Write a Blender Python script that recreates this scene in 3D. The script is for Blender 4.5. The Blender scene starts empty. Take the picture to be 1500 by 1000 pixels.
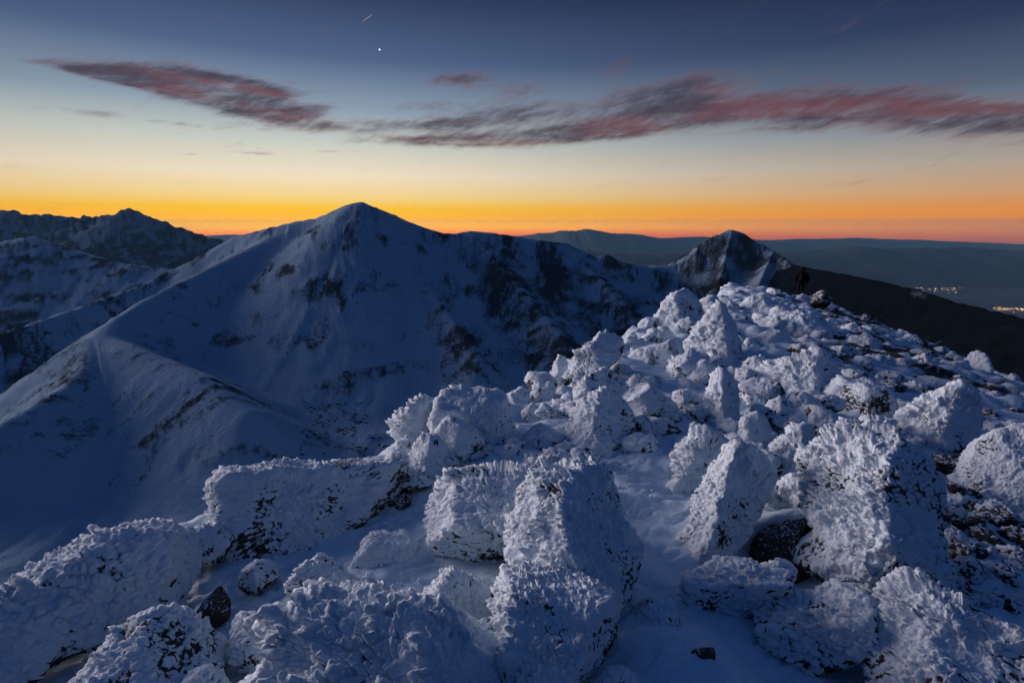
import bpy, math, random
import numpy as np
from mathutils import Vector

random.seed(7)
sc = bpy.context.scene
COL = sc.collection
rad = math.radians

# ------------------------------------------------------------------ camera
PITCH = rad(12.8)
cam_d = bpy.data.cameras.new('camera')
cam_d.lens, cam_d.sensor_width = 18.0, 36.0
cam_d.clip_start, cam_d.clip_end = 0.05, 400000.0
cam = bpy.data.objects.new('camera', cam_d)
cam.location = (0, 0, 0)
cam.rotation_euler = (math.pi / 2 - PITCH, 0, 0)
COL.objects.link(cam)
sc.camera = cam

# ------------------------------------------------------------------ exposure
vs = sc.view_settings
vs.view_transform, vs.look = 'Standard', 'None'
vs.exposure, vs.gamma, vs.use_curve_mapping = 0.0, 1.0, False
sc.cycles.use_denoising = True
sc.cycles.max_bounces = 6
sc.cycles.volume_bounces = 1
sc.cycles.transparent_max_bounces = 4

def lin(c):
    return tuple(((v / 255.) / 12.92 if v / 255. <= .04045 else ((v / 255. + .055) / 1.055) ** 2.4) for v in c)

F_ = np.array([0, math.cos(PITCH), -math.sin(PITCH)])
U_ = np.array([0, math.sin(PITCH), math.cos(PITCH)])
R_ = np.array([1., 0, 0])
def ray(px, py):
    return R_ * ((px - 750) / 750.) + F_ + U_ * ((500 - py) / 750.)
def at(px, py, t):
    return ray(px, py) * t
def azel(px, py):
    d = ray(px, py); d = d / np.linalg.norm(d)
    return math.degrees(math.atan2(d[0], d[1])), math.degrees(math.asin(d[2]))

# ------------------------------------------------------------------ world: dusk sky with clouds
GLOW_AZ = -22.0
world = bpy.data.worlds.new('World')
sc.world = world
world.use_nodes = True
wt = world.node_tree
wt.nodes.clear()
class NT:
    def __init__(s, t): s.t = t
    def n(s, kind, **kw):
        nd = s.t.nodes.new(kind)
        for k, v in kw.items(): setattr(nd, k, v)
        return nd
    def link(s, a, b): s.t.links.new(a, b)
    def put(s, sock, v):
        if isinstance(v, (int, float)): sock.default_value = v
        elif isinstance(v, tuple): sock.default_value = v
        else: s.link(v, sock)
    def m(s, op, *a, clamp=False):
        nd = s.n('ShaderNodeMath', operation=op, use_clamp=clamp)
        for i, v in enumerate(a): s.put(nd.inputs[i], v)
        return nd.outputs[0]
    def mix(s, f, a, b, blend='MIX'):
        nd = s.n('ShaderNodeMix', data_type='RGBA', blend_type=blend)
        s.put(nd.inputs[0], f); s.put(nd.inputs[6], a); s.put(nd.inputs[7], b)
        return nd.outputs[2]
    def smooth(s, v, a, b):
        nd = s.n('ShaderNodeMapRange', interpolation_type='SMOOTHSTEP')
        s.put(nd.inputs[0], v); s.put(nd.inputs[1], a); s.put(nd.inputs[2], b)
        return nd.outputs[0]
    def ramp(s, v, stops, mode='LINEAR'):
        nd = s.n('ShaderNodeValToRGB')
        cr = nd.color_ramp; cr.interpolation = mode
        while len(cr.elements) > 1: cr.elements.remove(cr.elements[-1])
        for i, (p, c) in enumerate(stops):
            e = cr.elements[0] if i == 0 else cr.elements.new(p)
            e.position = p; e.color = (*c, 1)
        s.put(nd.inputs[0], v)
        return nd.outputs[0]
    def xyz(s, x, y, z):
        nd = s.n('ShaderNodeCombineXYZ')
        for i, v in enumerate((x, y, z)): s.put(nd.inputs[i], v)
        return nd.outputs[0]
    def noise(s, vec, scale, detail=4, rough=.55, dist=0.0):
        nd = s.n('ShaderNodeTexNoise')
        s.put(nd.inputs['Vector'], vec)
        nd.inputs['Scale'].default_value = scale
        nd.inputs['Detail'].default_value = detail
        nd.inputs['Roughness'].default_value = rough
        nd.inputs['Distortion'].default_value = dist
        return nd.outputs[0]
W = NT(wt)
tc = W.n('ShaderNodeTexCoord')
sep = W.n('ShaderNodeSeparateXYZ')
W.link(tc.outputs['Generated'], sep.inputs[0])
dx, dy, dz = sep.outputs
EL = W.m('MULTIPLY', W.m('ARCSINE', dz), 57.29578)
AZ = W.m('MULTIPLY', W.m('ARCTAN2', dx, dy), 57.29578)
E0, E1 = -6.0, 60.0
def st(lst): return [((e - E0) / (E1 - E0), lin(c)) for e, c in lst]
epos = W.m('DIVIDE', W.m('SUBTRACT', EL, E0), E1 - E0, clamp=True)
rampA = W.ramp(epos, st([(-6, (26, 34, 48)), (-2, (200, 80, 30)), (-1.0, (320, 140, 6)), (-0.2, (345, 242, 0)), (0.9, (288, 205, 0)),
    (1.7, (265, 206, 36)), (2.9, (254, 220, 142)), (5.0, (244, 227, 198)), (8.0, (202, 207, 198)), (11, (142, 161, 178)), (15.5, (82, 102, 138)),
    (20.5, (50, 65, 100)), (30, (44, 64, 104)), (60, (38, 64, 108))]))
rampB = W.ramp(epos, st([(-6, (20, 28, 42)), (-2, (130, 60, 45)), (-1.0, (225, 110, 40)), (-0.2, (262, 146, 10)), (0.9, (242, 141, 48)),
    (1.7, (222, 143, 84)), (2.9, (198, 153, 120)), (5.0, (166, 153, 142)), (8.0, (112, 122, 138)), (11, (70, 84, 110)), (15.5, (38, 50, 80)),
    (20.5, (24, 34, 60)), (30, (28, 46, 84)), (60, (38, 64, 108))]))
rampC = W.ramp(epos, st([(-6, (16, 24, 38)), (0, (34, 48, 74)), (5, (38, 54, 86)), (11, (36, 54, 92)), (20.5, (36, 58, 102)), (60, (38, 64, 108))]))
dAZ = W.m('ABSOLUTE', W.m('WRAP', W.m('SUBTRACT', AZ, GLOW_AZ), -180.0, 180.0))
wA = W.m('EXPONENT', W.m('MULTIPLY', W.m('POWER', W.m('DIVIDE', dAZ, 43.0), 2.0), -1.0))
wC = W.smooth(dAZ, 65.0, 125.0)
sky = W.mix(wC, W.mix(wA, rampB, rampA), rampC)

# cloud banks: elongated veils in sky direction, torn by streaky noise
def blob(px, py, lx, ly, tilt, amp):
    a, e = azel(px, py); a2, _ = azel(px + lx, py); _, e2 = azel(px, py - ly)
    La, Le = abs(a2 - a), abs(e2 - e)
    ca, sa = math.cos(rad(tilt)), math.sin(rad(tilt))
    A = W.m('SUBTRACT', AZ, a); E = W.m('SUBTRACT', EL, e)
    u = W.m('ADD', W.m('MULTIPLY', A, ca / La), W.m('MULTIPLY', E, sa / La))
    v = W.m('ADD', W.m('MULTIPLY', A, -sa / Le), W.m('MULTIPLY', E, ca / Le))
    q = W.m('ADD', W.m('MULTIPLY', u, u), W.m('MULTIPLY', v, v))
    return W.m('MULTIPLY', W.m('EXPONENT', W.m('MULTIPLY', q, -1.0)), amp)
BLOBS = [(130, 108, 70, 9, -4, 1.0), (220, 118, 110, 15, -7, 1.1), (340, 120, 100, 13, -3, .7), (310, 136, 110, 26, -8, 1.15), (400, 156, 105, 30, -8, 1.05),
         (505, 191, 80, 9, -4, .42), (150, 166, 45, 7, 0, .62), (255, 181, 45, 4, 0, .6), (395, 226, 50, 3, 0, .62), (280, 226, 26, 2.2, 0, .5),
         (490, 222, 50, 2.2, 2, .42), (640, 184, 110, 11, 2, .85), (660, 207, 100, 9, 1, .95), (790, 199, 150, 15, 3, 1.2), (900, 192, 90, 15, 4, .95),
         (680, 116, 55, 14, 0, .85), (750, 134, 50, 14, 10, .7), (900, 100, 44, 13, 14, .8), (760, 164, 130, 16, 5, .95), (600, 155, 60, 8, 0, .5),
         (960, 160, 110, 22, 6, .95), (1090, 155, 150, 30, 3, 1.1), (1250, 163, 160, 30, 0, 1.15), (1410, 172, 140, 28, -3, 1.1), (1560, 178, 140, 28, -3, 1.0),
         (1000, 122, 90, 16, 8, .75)]
dens = None
for b in BLOBS:
    g = blob(*b)
    dens = g if dens is None else W.m('ADD', dens, g)
def rot(deg, su, sv):
    ca, sa = math.cos(rad(deg)), math.sin(rad(deg))
    u = W.m('ADD', W.m('MULTIPLY', AZ, ca * su), W.m('MULTIPLY', EL, sa * su))
    v = W.m('ADD', W.m('MULTIPLY', AZ, -sa * sv), W.m('MULTIPLY', EL, ca * sv))
    return W.xyz(u, v, 3.7)
n1 = W.noise(rot(7, .17, .85), 1.0, 8, .66, .35)
n2 = W.noise(rot(24, .42, 1.7), 1.0, 7, .66, .2)
n3 = W.noise(rot(-3, .10, .8), 1.0, 4, .5, .2)
nn = W.m('ADD', W.m('MULTIPLY', n1, .68), W.m('MULTIPLY', n2, .32))
fld = W.m('SUBTRACT', W.m('ADD', W.m('MULTIPLY', W.m('MINIMUM', dens, 1.2), 1.0), W.m('MULTIPLY', nn, 3.3)), 2.08)
alpha = W.m('MULTIPLY', W.smooth(fld, -.26, 1.1), .94)
ccol = W.mix(W.smooth(n3, .38, .62), (*lin((68, 56, 70)), 1), (*lin((110, 66, 72)), 1))
ccol = W.mix(W.smooth(n1, .52, .72), ccol, (*lin((84, 72, 86)), 1))
ccol = W.mix(W.m('MULTIPLY', W.smooth(alpha, .75, .1), .55), ccol, (*lin((140, 100, 102)), 1))
skyc = W.mix(alpha, sky, ccol)
bg = W.n('ShaderNodeBackground')
W.link(skyc, bg.inputs[0]); bg.inputs[1].default_value = 1.0
wo = W.n('ShaderNodeOutputWorld'); W.link(bg.outputs[0], wo.inputs[0])

# ------------------------------------------------------------------ the low glow of the coming sun, from the left
SUN_AZ, SUN_EL = -64.0, 5.5
sun_d = bpy.data.lights.new('sun', 'SUN')
sun_d.energy, sun_d.angle, sun_d.color = 4.4, rad(40), (1.0, .82, .84)
sun = bpy.data.objects.new('sun', sun_d)
Ls = Vector((math.sin(rad(SUN_AZ)) * math.cos(rad(SUN_EL)), math.cos(rad(SUN_AZ)) * math.cos(rad(SUN_EL)), math.sin(rad(SUN_EL))))
sun.rotation_euler = (-Ls).to_track_quat('-Z', 'Y').to_euler()
sun.location = (-40, 10, 60)
COL.objects.link(sun)

# ------------------------------------------------------------------ numpy noise
def h3(ix, iy, iz, seed):
    with np.errstate(over='ignore'):
        n = ix.astype(np.uint32) * np.uint32(73856093) ^ iy.astype(np.uint32) * np.uint32(19349663) ^ iz.astype(np.uint32) * np.uint32(83492791)
        n = n ^ np.uint32((seed * 2654435761) & 0xffffffff)
        n = (n ^ (n >> np.uint32(13))) * np.uint32(1274126177)
        n = (n ^ (n >> np.uint32(16))) * np.uint32(2246822519)
        n = n ^ (n >> np.uint32(15))
    return n
def u01(n): return (n & np.uint32(0xffffff)).astype(np.float32) / np.float32(16777216.)
def vnoise(p, seed=0):
    p = np.asarray(p, np.float32)
    i = np.floor(p); f = p - i; i = i.astype(np.int64)
    f = f * f * (3 - 2 * f)
    r = 0
    for a in (0, 1):
        wa = f[:, 0] if a else 1 - f[:, 0]
        for b in (0, 1):
            wb = f[:, 1] if b else 1 - f[:, 1]
            for c in (0, 1):
                wc = f[:, 2] if c else 1 - f[:, 2]
                r = r + u01(h3(i[:, 0] + a, i[:, 1] + b, i[:, 2] + c, seed)) * wa * wb * wc
    return r * 2 - 1
def fbm(p, oct=4, seed=0, gain=.5, lac=2.03):
    a, s, r = 1., 1., 0
    for k in range(oct):
        r = r + a * vnoise(np.asarray(p) * s, seed + 17 * k); a *= gain; s *= lac
    return r
def cell(p, seed=0, jit=.85):
    p = np.asarray(p, np.float32)
    base = np.floor(p - .5).astype(np.int64)
    F1 = np.full(len(p), 9., np.float32); F2 = F1.copy()
    V = np.zeros_like(p); ID = np.zeros(len(p), np.float32)
    for a in (0, 1):
        for b in (0, 1):
            for c in (0, 1):
                x, y, z = base[:, 0] + a, base[:, 1] + b, base[:, 2] + c
                h = h3(x, y, z, seed); h2_ = h3(z, x, y, seed + 5); hh = h3(y, z, x, seed + 9)
                D = np.stack([p[:, 0] - (x + .5 + jit * (u01(h) - .5)), p[:, 1] - (y + .5 + jit * (u01(h2_) - .5)),
                              p[:, 2] - (z + .5 + jit * (u01(hh) - .5))], 1)
                d = (D * D).sum(1)
                nb = d < F1
                F2 = np.where(nb, F1, np.minimum(F2, d))
                F1 = np.where(nb, d, F1)
                V[nb] = D[nb]
                ID = np.where(nb, u01(h >> np.uint32(4)), ID)
    return np.sqrt(F1), np.sqrt(F2), V, ID
def sstep(x, a, b):
    t = np.clip((x - a) / (b - a), 0, 1)
    return t * t * (3 - 2 * t)

# ------------------------------------------------------------------ mesh helpers
def mesh_from(name, V, quads, tris=None, smooth=True, attrs=None):
    me = bpy.data.meshes.new(name)
    V = np.ascontiguousarray(V, np.float32)
    nq = len(quads); nt = 0 if tris is None else len(tris)
    me.vertices.add(len(V)); me.vertices.foreach_set('co', V.ravel())
    li = np.asarray(quads, np.int32).ravel()
    if nt: li = np.concatenate([li, np.asarray(tris, np.int32).ravel()])
    me.loops.add(len(li)); me.loops.foreach_set('vertex_index', li)
    st_ = np.concatenate([np.arange(nq) * 4, nq * 4 + np.arange(nt) * 3]).astype(np.int32)
    me.polygons.add(nq + nt); me.polygons.foreach_set('loop_start', st_)
    me.update(calc_edges=True)
    me.polygons.foreach_set('use_smooth', np.full(nq + nt, smooth))
    for k, a in (attrs or {}).items():
        at_ = me.attributes.new(k, 'FLOAT', 'POINT')
        at_.data.foreach_set('value', np.ascontiguousarray(a, np.float32))
    me.validate()
    return me
def link(name, me, mat, parent=None, loc=None):
    o = bpy.data.objects.new(name, me)
    COL.objects.link(o)
    if mat: me.materials.append(mat)
    if parent: o.parent = parent
    if loc is not None: o.location = loc
    return o
def tag(o, label=None, cat=None, group=None, kind=None):
    if label: o['label'] = label
    if cat: o['category'] = cat
    if group: o['group'] = group
    if kind: o['kind'] = kind
    return o
def vnormals(V, quads):
    a, b, c, d = (V[quads[:, i]] for i in range(4))
    n = np.cross(c - a, d - b)
    N = np.zeros_like(V)
    for k in range(3):
        w = np.zeros(len(V))
        for i in range(4): w += np.bincount(quads[:, i], n[:, k], len(V))
        N[:, k] = w
    return N / (np.linalg.norm(N, axis=1, keepdims=True) + 1e-12)
def grid_quads(nr, nc):
    i = np.arange(nr * nc).reshape(nr, nc)
    return np.stack([i[:-1, :-1], i[:-1, 1:], i[1:, 1:], i[1:, :-1]], -1).reshape(-1, 4)

# ------------------------------------------------------------------ materials
def material(name):
    m = bpy.data.materials.new(name); m.use_nodes = True
    t = m.node_tree; t.nodes.clear()
    N = NT(t)
    b = N.n('ShaderNodeBsdfPrincipled'); o = N.n('ShaderNodeOutputMaterial')
    N.link(b.outputs[0], o.inputs[0])
    return m, N, b
def frost_material(name, snow, rock, scale, bump, bdist, rough=.8, soft=(.38, .66), namp=.9):
    m, N, b = material(name)
    at_ = N.n('ShaderNodeAttribute'); at_.attribute_name = 'bare'
    pos = N.n('ShaderNodeNewGeometry').outputs['Position']
    na = N.noise(pos, scale, 5, .65)
    nb = N.noise(pos, scale * .13, 3, .5)
    f = N.m('ADD', at_.outputs['Fac'], N.m('MULTIPLY', N.m('SUBTRACT', na, .5), namp))
    f = N.smooth(f, *soft)
    s2 = tuple(v * .86 for v in snow)
    sc_ = N.mix(nb, (*snow, 1), (*s2, 1))
    r2 = tuple(v * 1.9 for v in rock)
    rc = N.mix(N.smooth(na, .35, .7), (*rock, 1), (*r2, 1))
    N.put(b.inputs['Base Color'], N.mix(f, sc_, rc))
    b.inputs['Roughness'].default_value = rough
    b.inputs['Specular IOR Level'].default_value = .2 if scale > 5 else 0.0
    bp = N.n('ShaderNodeBump'); bp.inputs['Strength'].default_value = bump; bp.inputs['Distance'].default_value = bdist
    if scale > 5:
        vo = N.n('ShaderNodeTexVoronoi', feature='SMOOTH_F1'); vo.inputs['Scale'].default_value = scale * .8
        wp = N.n('ShaderNodeVectorMath', operation='ADD')
        nz = N.n('ShaderNodeTexNoise'); nz.inputs['Scale'].default_value = scale * .35; N.link(pos, nz.inputs['Vector'])
        ws = N.n('ShaderNodeVectorMath', operation='SCALE'); ws.inputs['Scale'].default_value = .03; N.link(nz.outputs['Color'], ws.inputs[0])
        N.link(pos, wp.inputs[0]); N.link(ws.outputs[0], wp.inputs[1]); N.link(wp.outputs[0], vo.inputs['Vector'])
        na = N.m('SUBTRACT', N.m('MULTIPLY', na, 1.1), N.m('MULTIPLY', vo.outputs['Distance'], .9))
    N.link(na, bp.inputs['Height']); N.link(bp.outputs[0], b.inputs['Normal'])
    return m
SNOW = (.72, .84, .92)
M_rime = frost_material('rime_on_rock', SNOW, (.030, .027, .024), 58., .65, .017)
M_bare = frost_material('lichen_rock', SNOW, (.040, .034, .028), 60., .6, .012)
M_snow = frost_material('wind_packed_snow', (.62, .77, .89), (.035, .032, .03), 55., .5, .010)
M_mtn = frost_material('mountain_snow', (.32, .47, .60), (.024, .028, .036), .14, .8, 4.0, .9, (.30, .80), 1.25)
M_dark = frost_material('mountain_scrub', (.09, .13, .18), (.0035, .0048, .007), .08, .6, 3.0, .9)
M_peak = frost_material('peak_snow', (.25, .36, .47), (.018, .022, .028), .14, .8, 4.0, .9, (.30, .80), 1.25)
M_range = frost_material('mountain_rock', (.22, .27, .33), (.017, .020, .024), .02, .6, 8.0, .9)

# ------------------------------------------------------------------ ridge ground
def ground0(x, y):
    xl = np.interp(y, [-5, 2.2, 3.2, 4, 5, 6, 7.5, 13, 24, 40], [-3.4, -3.3, -3.0, -2.2, -1.2, -.9, .15, 3.4, 10.2, 17])
    xr = np.interp(y, [-5, 2, 10, 16, 24, 32, 40], [9, 9, 12.3, 14.2, 16.2, 18, 20])
    z = -1.98 - .06 * np.maximum(y, -1)
    z = z - .21 * np.maximum(0, x - (.45 * y + 1))
    dl = np.maximum(0, xl - x); z = z - 1.5 * dl * dl / (dl + .35)
    dr = np.maximum(0, x - xr); z = z - 1.0 * dr * dr / (dr + 1.0)
    df = np.maximum(0, y - 31.5); z = z - .9 * df * df / (df + 1.5)
    return z
SKIRT = []      # (x, y, target z, radius) of the rocks, the drifts follow them
def ground(x, y):
    x = np.asarray(x, float); y = np.asarray(y, float)
    z = ground0(x, y)
    num = np.zeros_like(z); den = np.zeros_like(z) + .35
    for (sx, sy, tz, r) in SKIRT:
        d2 = ((x - sx) ** 2 + (y - sy) ** 2) / (r * r)
        w = np.exp(-d2 * .9)
        num += w * (tz - z); den += w
    return z + num / den
def hit_ground(px, py, t0=1.2, t1=60):
    d = ray(px, py)
    ts = np.geomspace(t0, t1, 1500)
    P = d[None] * ts[:, None]
    below = np.nonzero(P[:, 2] < ground(P[:, 0], P[:, 1]))[0]
    return P[below[0]] if len(below) else None

# ------------------------------------------------------------------ rocks
WIND = np.array([-.88, .18, .22]); WIND /= np.linalg.norm(WIND)
def concentric(N):
    g = np.linspace(-1, 1, N)
    a, b = np.meshgrid(g, g)
    big = np.abs(a) > np.abs(b)
    aa = np.where(a == 0, 1e-9, a); bb = np.where(b == 0, 1e-9, b)
    r = np.where(big, np.abs(a), np.abs(b))
    th = np.where(big, np.where(a > 0, 0, np.pi) + (np.pi / 4) * (b / aa), np.where(b > 0, np.pi / 2, -np.pi / 2) - (np.pi / 4) * (a / bb))
    return r, th
_topo = {}
def topo(N):
    """front cap of N x N quads on a sphere plus coarse rings that close the back"""
    if N in _topo: return _topo[N]
    r, th = concentric(N)
    PM = rad(112)
    phi = r.ravel() * PM; th = th.ravel()
    q = grid_quads(N, N)
    i = np.arange(N * N).reshape(N, N)
    ring = np.concatenate([i[0, :-1], i[:-1, -1], i[-1, :0:-1], i[:0:-1, 0]])
    M = len(ring); K = 5
    ph, tt, quads, prev = [phi], [th], [q], ring
    cnt = N * N
    for k in range(1, K + 1):
        ph.append(np.full(M, PM + (rad(176) - PM) * k / K)); tt.append(th[ring])
        cur = cnt + np.arange(M); cnt += M
        quads.append(np.stack([np.roll(prev, -1), prev, cur, np.roll(cur, -1)], 1))
        prev = cur
    ph.append([math.pi]); tt.append([0.])
    tris = np.stack([np.roll(prev, -1), prev, np.full(M, cnt)], 1)
    phi = np.concatenate(ph); th = np.concatenate(tt)
    _topo[N] = (phi, th, np.concatenate(quads), tris)
    return _topo[N]

def radial_table(poly):
    n = 720
    T = np.linspace(-np.pi, np.pi, n, endpoint=False)
    d = np.stack([np.cos(T), np.sin(T)], 1)
    R = np.zeros(n)
    P = np.asarray(poly, float); Q = np.roll(P, -1, 0)
    for a, b in zip(P, Q):
        e = b - a
        den = d[:, 0] * e[1] - d[:, 1] * e[0]
        den = np.where(np.abs(den) < 1e-12, 1e-12, den)
        t = (a[0] * e[1] - a[1] * e[0]) / den
        s = (a[0] * d[:, 1] - a[1] * d[:, 0]) / den
        ok = (t > 0) & (s >= -1e-6) & (s <= 1 + 1e-6)
        R = np.where(ok, np.maximum(R, t), R)
    bad = R <= 0
    if bad.any(): R[bad] = np.interp(T[bad], T[~bad], R[~bad])
    k = np.exp(-(np.arange(-6, 7) / 2.6) ** 2); k /= k.sum()
    Rp = np.concatenate([R[-6:], R, R[:6]])
    return T, np.convolve(Rp, k, 'valid')

ROCKS_INFO = []
def rock_mesh(C, u, v, w, poly, T, facets, N, seed, feather=.045, amp=1.0, bare=0.0, pw=2.6, lump=1.0, stretch=1.7, sharp=20.):
    """poly: outline (a,b) in metres in the u,v plane; facets: (normal in u,v,w; offset)"""
    phi, th, quads, tris = topo(N)
    tT, tR = radial_table(poly)
    size = float(np.mean(tR))
    tR = tR * 1.035
    R = np.interp(th, np.append(tT, np.pi), np.append(tR, tR[0]))
    sp, cp = np.sin(phi), np.cos(phi)
    inv = ((sp / R) ** pw + (np.abs(cp) / T) ** pw) ** (1 / pw)
    L = np.stack([sp * np.cos(th), sp * np.sin(th), cp], 1)
    acc = inv ** sharp
    for n, h in facets:
        k = np.maximum(L @ n, 0) / max(h, .02)
        acc += k ** sharp
    r = acc ** (-1 / sharp)
    P = L * r[:, None]
    P = C + P[:, :1] * u + P[:, 1:2] * v + P[:, 2:] * w
    off = np.array([seed * 3.17, seed * 1.31, seed * 2.7])
    N0 = vnormals(P, quads)
    dl = fbm(P / (size * .55) + off, 4, seed, .5)
    led = fbm(P / (size * .8) + off + 4, 3, seed + 6)
    led = np.abs(led - np.round(led * 2.5) / 2.5) * 2.5          # broken ledges and joints
    P = P + N0 * ((dl * .06 + (led - .25) * .05) * size * lump)[:, None]
    n = vnormals(P, quads)
    # rime feathers grow into the wind
    e = np.clip(.85 + .30 * (n @ WIND), .5, 1.1)
    up = np.clip(n[:, 2], -1, 1)
    cover = fbm(P / (size * .45) + off + 9, 4, seed + 3)
    # strip the crust on sheltered, overhanging and lee faces
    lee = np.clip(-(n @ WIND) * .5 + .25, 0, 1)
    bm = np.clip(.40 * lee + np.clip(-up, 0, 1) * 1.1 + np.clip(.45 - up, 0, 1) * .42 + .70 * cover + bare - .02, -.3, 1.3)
    A = feather * amp * e * (1 - .55 * np.clip(bm, 0, 1)) * (.85 + .6 * fbm(P / .16 + off, 2, seed + 8))
    f1 = feather * .82
    q = P / f1
    q = q - (q @ WIND)[:, None] * WIND * (1 - 1 / stretch)
    q = q + .45 * np.stack([vnoise(P / (f1 * 1.7) + k * 7.3, seed + k) for k in range(3)], 1)
    F1, F2, D, ID = cell(q, seed)
    crack = sstep(F2 - F1, .0, .30)
    dome = np.clip(1 - (F1 / .95) ** 2.2, 0, 1) ** .6
    saw = .75 + .95 * (D @ WIND)
    h = dome * (.35 + .65 * crack) * np.clip(saw, .05, 1.7) * (.35 + 1.0 * ID)
    dirv = n * .7 + WIND * (.42 * np.clip(.4 + .9 * (n @ WIND), .1, 1))[:, None]
    P = P + dirv * (A * h * .86)[:, None]
    q2 = P / (f1 * .46)
    q2 = q2 - (q2 @ WIND)[:, None] * WIND * (1 - 1 / min(stretch, 1.6)) + 31.
    qs = P / (f1 * 3.2)
    qs = qs - (qs @ WIND)[:, None] * WIND * .62
    rg = 1 - np.abs(fbm(qs + off, 2, seed + 15)) * 1.6
    P = P + n * (A * .75 * (rg - .4))[:, None]
    G1, G2, D2, ID2 = cell(q2, seed + 2)
    h2_ = np.clip(1 - (G1 / .95) ** 2, 0, 1) ** .6 * (.35 + .9 * ID2) * np.clip(.8 + .8 * (D2 @ WIND), .1, 1.6)
    P = P + (n * .85 + WIND * .2) * (A * .36 * h2_)[:, None]
    fine = fbm(P / (f1 * .5) + off, 3, seed + 12)
    gap = (1 - crack) * .18 + (1 - np.clip(h / .75, 0, 1)) * .40 + (1 - np.clip(h2_ * 1.15, 0, 1)) * .42 + .12 * fine
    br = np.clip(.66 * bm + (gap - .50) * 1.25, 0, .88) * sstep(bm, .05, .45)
    if bare > .5: br = np.maximum(br, np.clip(.35 + bare * .6 + .35 * fine - .3 * np.clip(n[:, 2], 0, 1), 0, .95))
    return P, quads, tris, br

def local_frame(px, py, t):
    d = ray(px, py); C = d * t
    w = -d / np.linalg.norm(d)
    u = np.cross(np.array([0, 0, 1.]), w); u /= np.linalg.norm(u)
    v = np.cross(w, u)
    return C, u, v, w
def to_local(px, py, C, u, v, w):
    d = ray(px, py)
    t = (C @ w) / (d @ w)
    X = d * t - C
    return np.array([X @ u, X @ v])

def rock(label, t, outline, T=.8, facets=(), cat='boulder', group=None, name='boulder', seed=None, center=None, mat=None, target=.10, dens=.8, **kw):
    O = np.array(outline, float)
    if center is None:
        x, y = O[:, 0], O[:, 1]; x2, y2 = np.roll(x, -1), np.roll(y, -1)
        cr = x * y2 - x2 * y; Aq = cr.sum() / 2
        center = (((x + x2) * cr).sum() / (6 * Aq), ((y + y2) * cr).sum() / (6 * Aq))
    C, u, v, w = local_frame(center[0], center[1], t)
    poly = np.array([to_local(a, b, C, u, v, w) for a, b in O])
    ext = poly.max(0) - poly.min(0)
    Tm = T * .5 * math.sqrt(ext[0] * ext[1])
    fs = []
    for f in facets:
        Q = []
        for (a, b, c) in f:
            ab = to_local(a, b, C, u, v, w); Q.append(np.array([ab[0], ab[1], c * Tm]))
        n = np.cross(Q[1] - Q[0], Q[2] - Q[0]); n /= np.linalg.norm(n)
        h = n @ Q[0]
        if h < 0: n, h = -n, -h
        fs.append((n, h))
    seed = seed if seed is not None else len(ROCKS_INFO) + 11
    rs = np.random.RandomState(seed)
    if not facets:
        for k in range(8):
            n = np.array([rs.uniform(-1, 1), rs.uniform(-.7, 1), rs.uniform(-.1, 1.)]); n /= np.linalg.norm(n)
            h = (.60 + .24 * rs.rand()) * math.sqrt((n[0] * ext[0] / 2) ** 2 + (n[1] * ext[1] / 2) ** 2 + (n[2] * Tm) ** 2)
            fs.append((n, h))
    pix = math.sqrt((O[:, 0].max() - O[:, 0].min()) * (O[:, 1].max() - O[:, 1].min())) * 1024 / 1500
    N = int(np.clip(pix * dens * 1.38, 14, 250))
    ROCKS_INFO.append(dict(label=label, C=C, u=u, v=v, w=w, poly=poly, T=Tm, fs=fs, N=N, seed=seed, cat=cat, group=group, name=name, mat=mat or M_rime, kw=kw))
    # where the snow should meet it
    lows = C + poly[:, :1] * u + poly[:, 1:] * v
    zb, zt = lows[:, 2].min(), lows[:, 2].max()
    ft = lows[lows[:, 2] < zb + .22 * (zt - zb)].mean(0)
    SKIRT.append((ft[0], ft[1], zb + target * (zt - zb), .42 * ext[0] + .08))

# --- traced boulders -------------------------------------------------------
rock('wide sloping slab crusted in scaly rime at the far left edge of the frame', 3.05,
     [(-90, 930), (16, 867), (86, 826), (112, 809), (153, 788), (187, 778), (247, 774), (268, 784), (294, 797), (318, 806), (327, 835), (322, 880), (302, 915),
      (240, 930), (182, 938), (153, 952), (99, 972), (0, 1005), (-90, 1030)], .75,
     [[(0, 880, -.75), (250, 778, -.8), (150, 945, .75)], [(316, 810, -.4), (322, 900, -.3), (270, 860, .5)]], feather=.056, stretch=2.2, amp=1.1, bare=-.15, lump=.9)
rock('dark mottled boulder at the bottom left in front of the wide slab', 2.4,
     [(96, 1010), (146, 969), (177, 922), (192, 906), (226, 887), (250, 891), (276, 887), (294, 899), (315, 917), (330, 940), (328, 965), (318, 1000), (310, 1060), (90, 1070)], .8,
     [[(226, 885, -.2), (200, 1000, .75), (300, 1000, .75)], [(226, 887, -.1), (150, 970, .0), (215, 990, .8)], [(280, 888, -.3), (330, 940, -.2), (290, 960, .55)]], bare=.3, feather=.04)
rock('small rounded snowy stone between the mottled boulder and the large scaly block', 2.6,
     [(344, 921), (357, 890), (373, 882), (387, 888), (398, 899), (411, 914), (409, 963), (384, 995), (344, 985), (330, 950)], .8, feather=.032, amp=.7)
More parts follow.
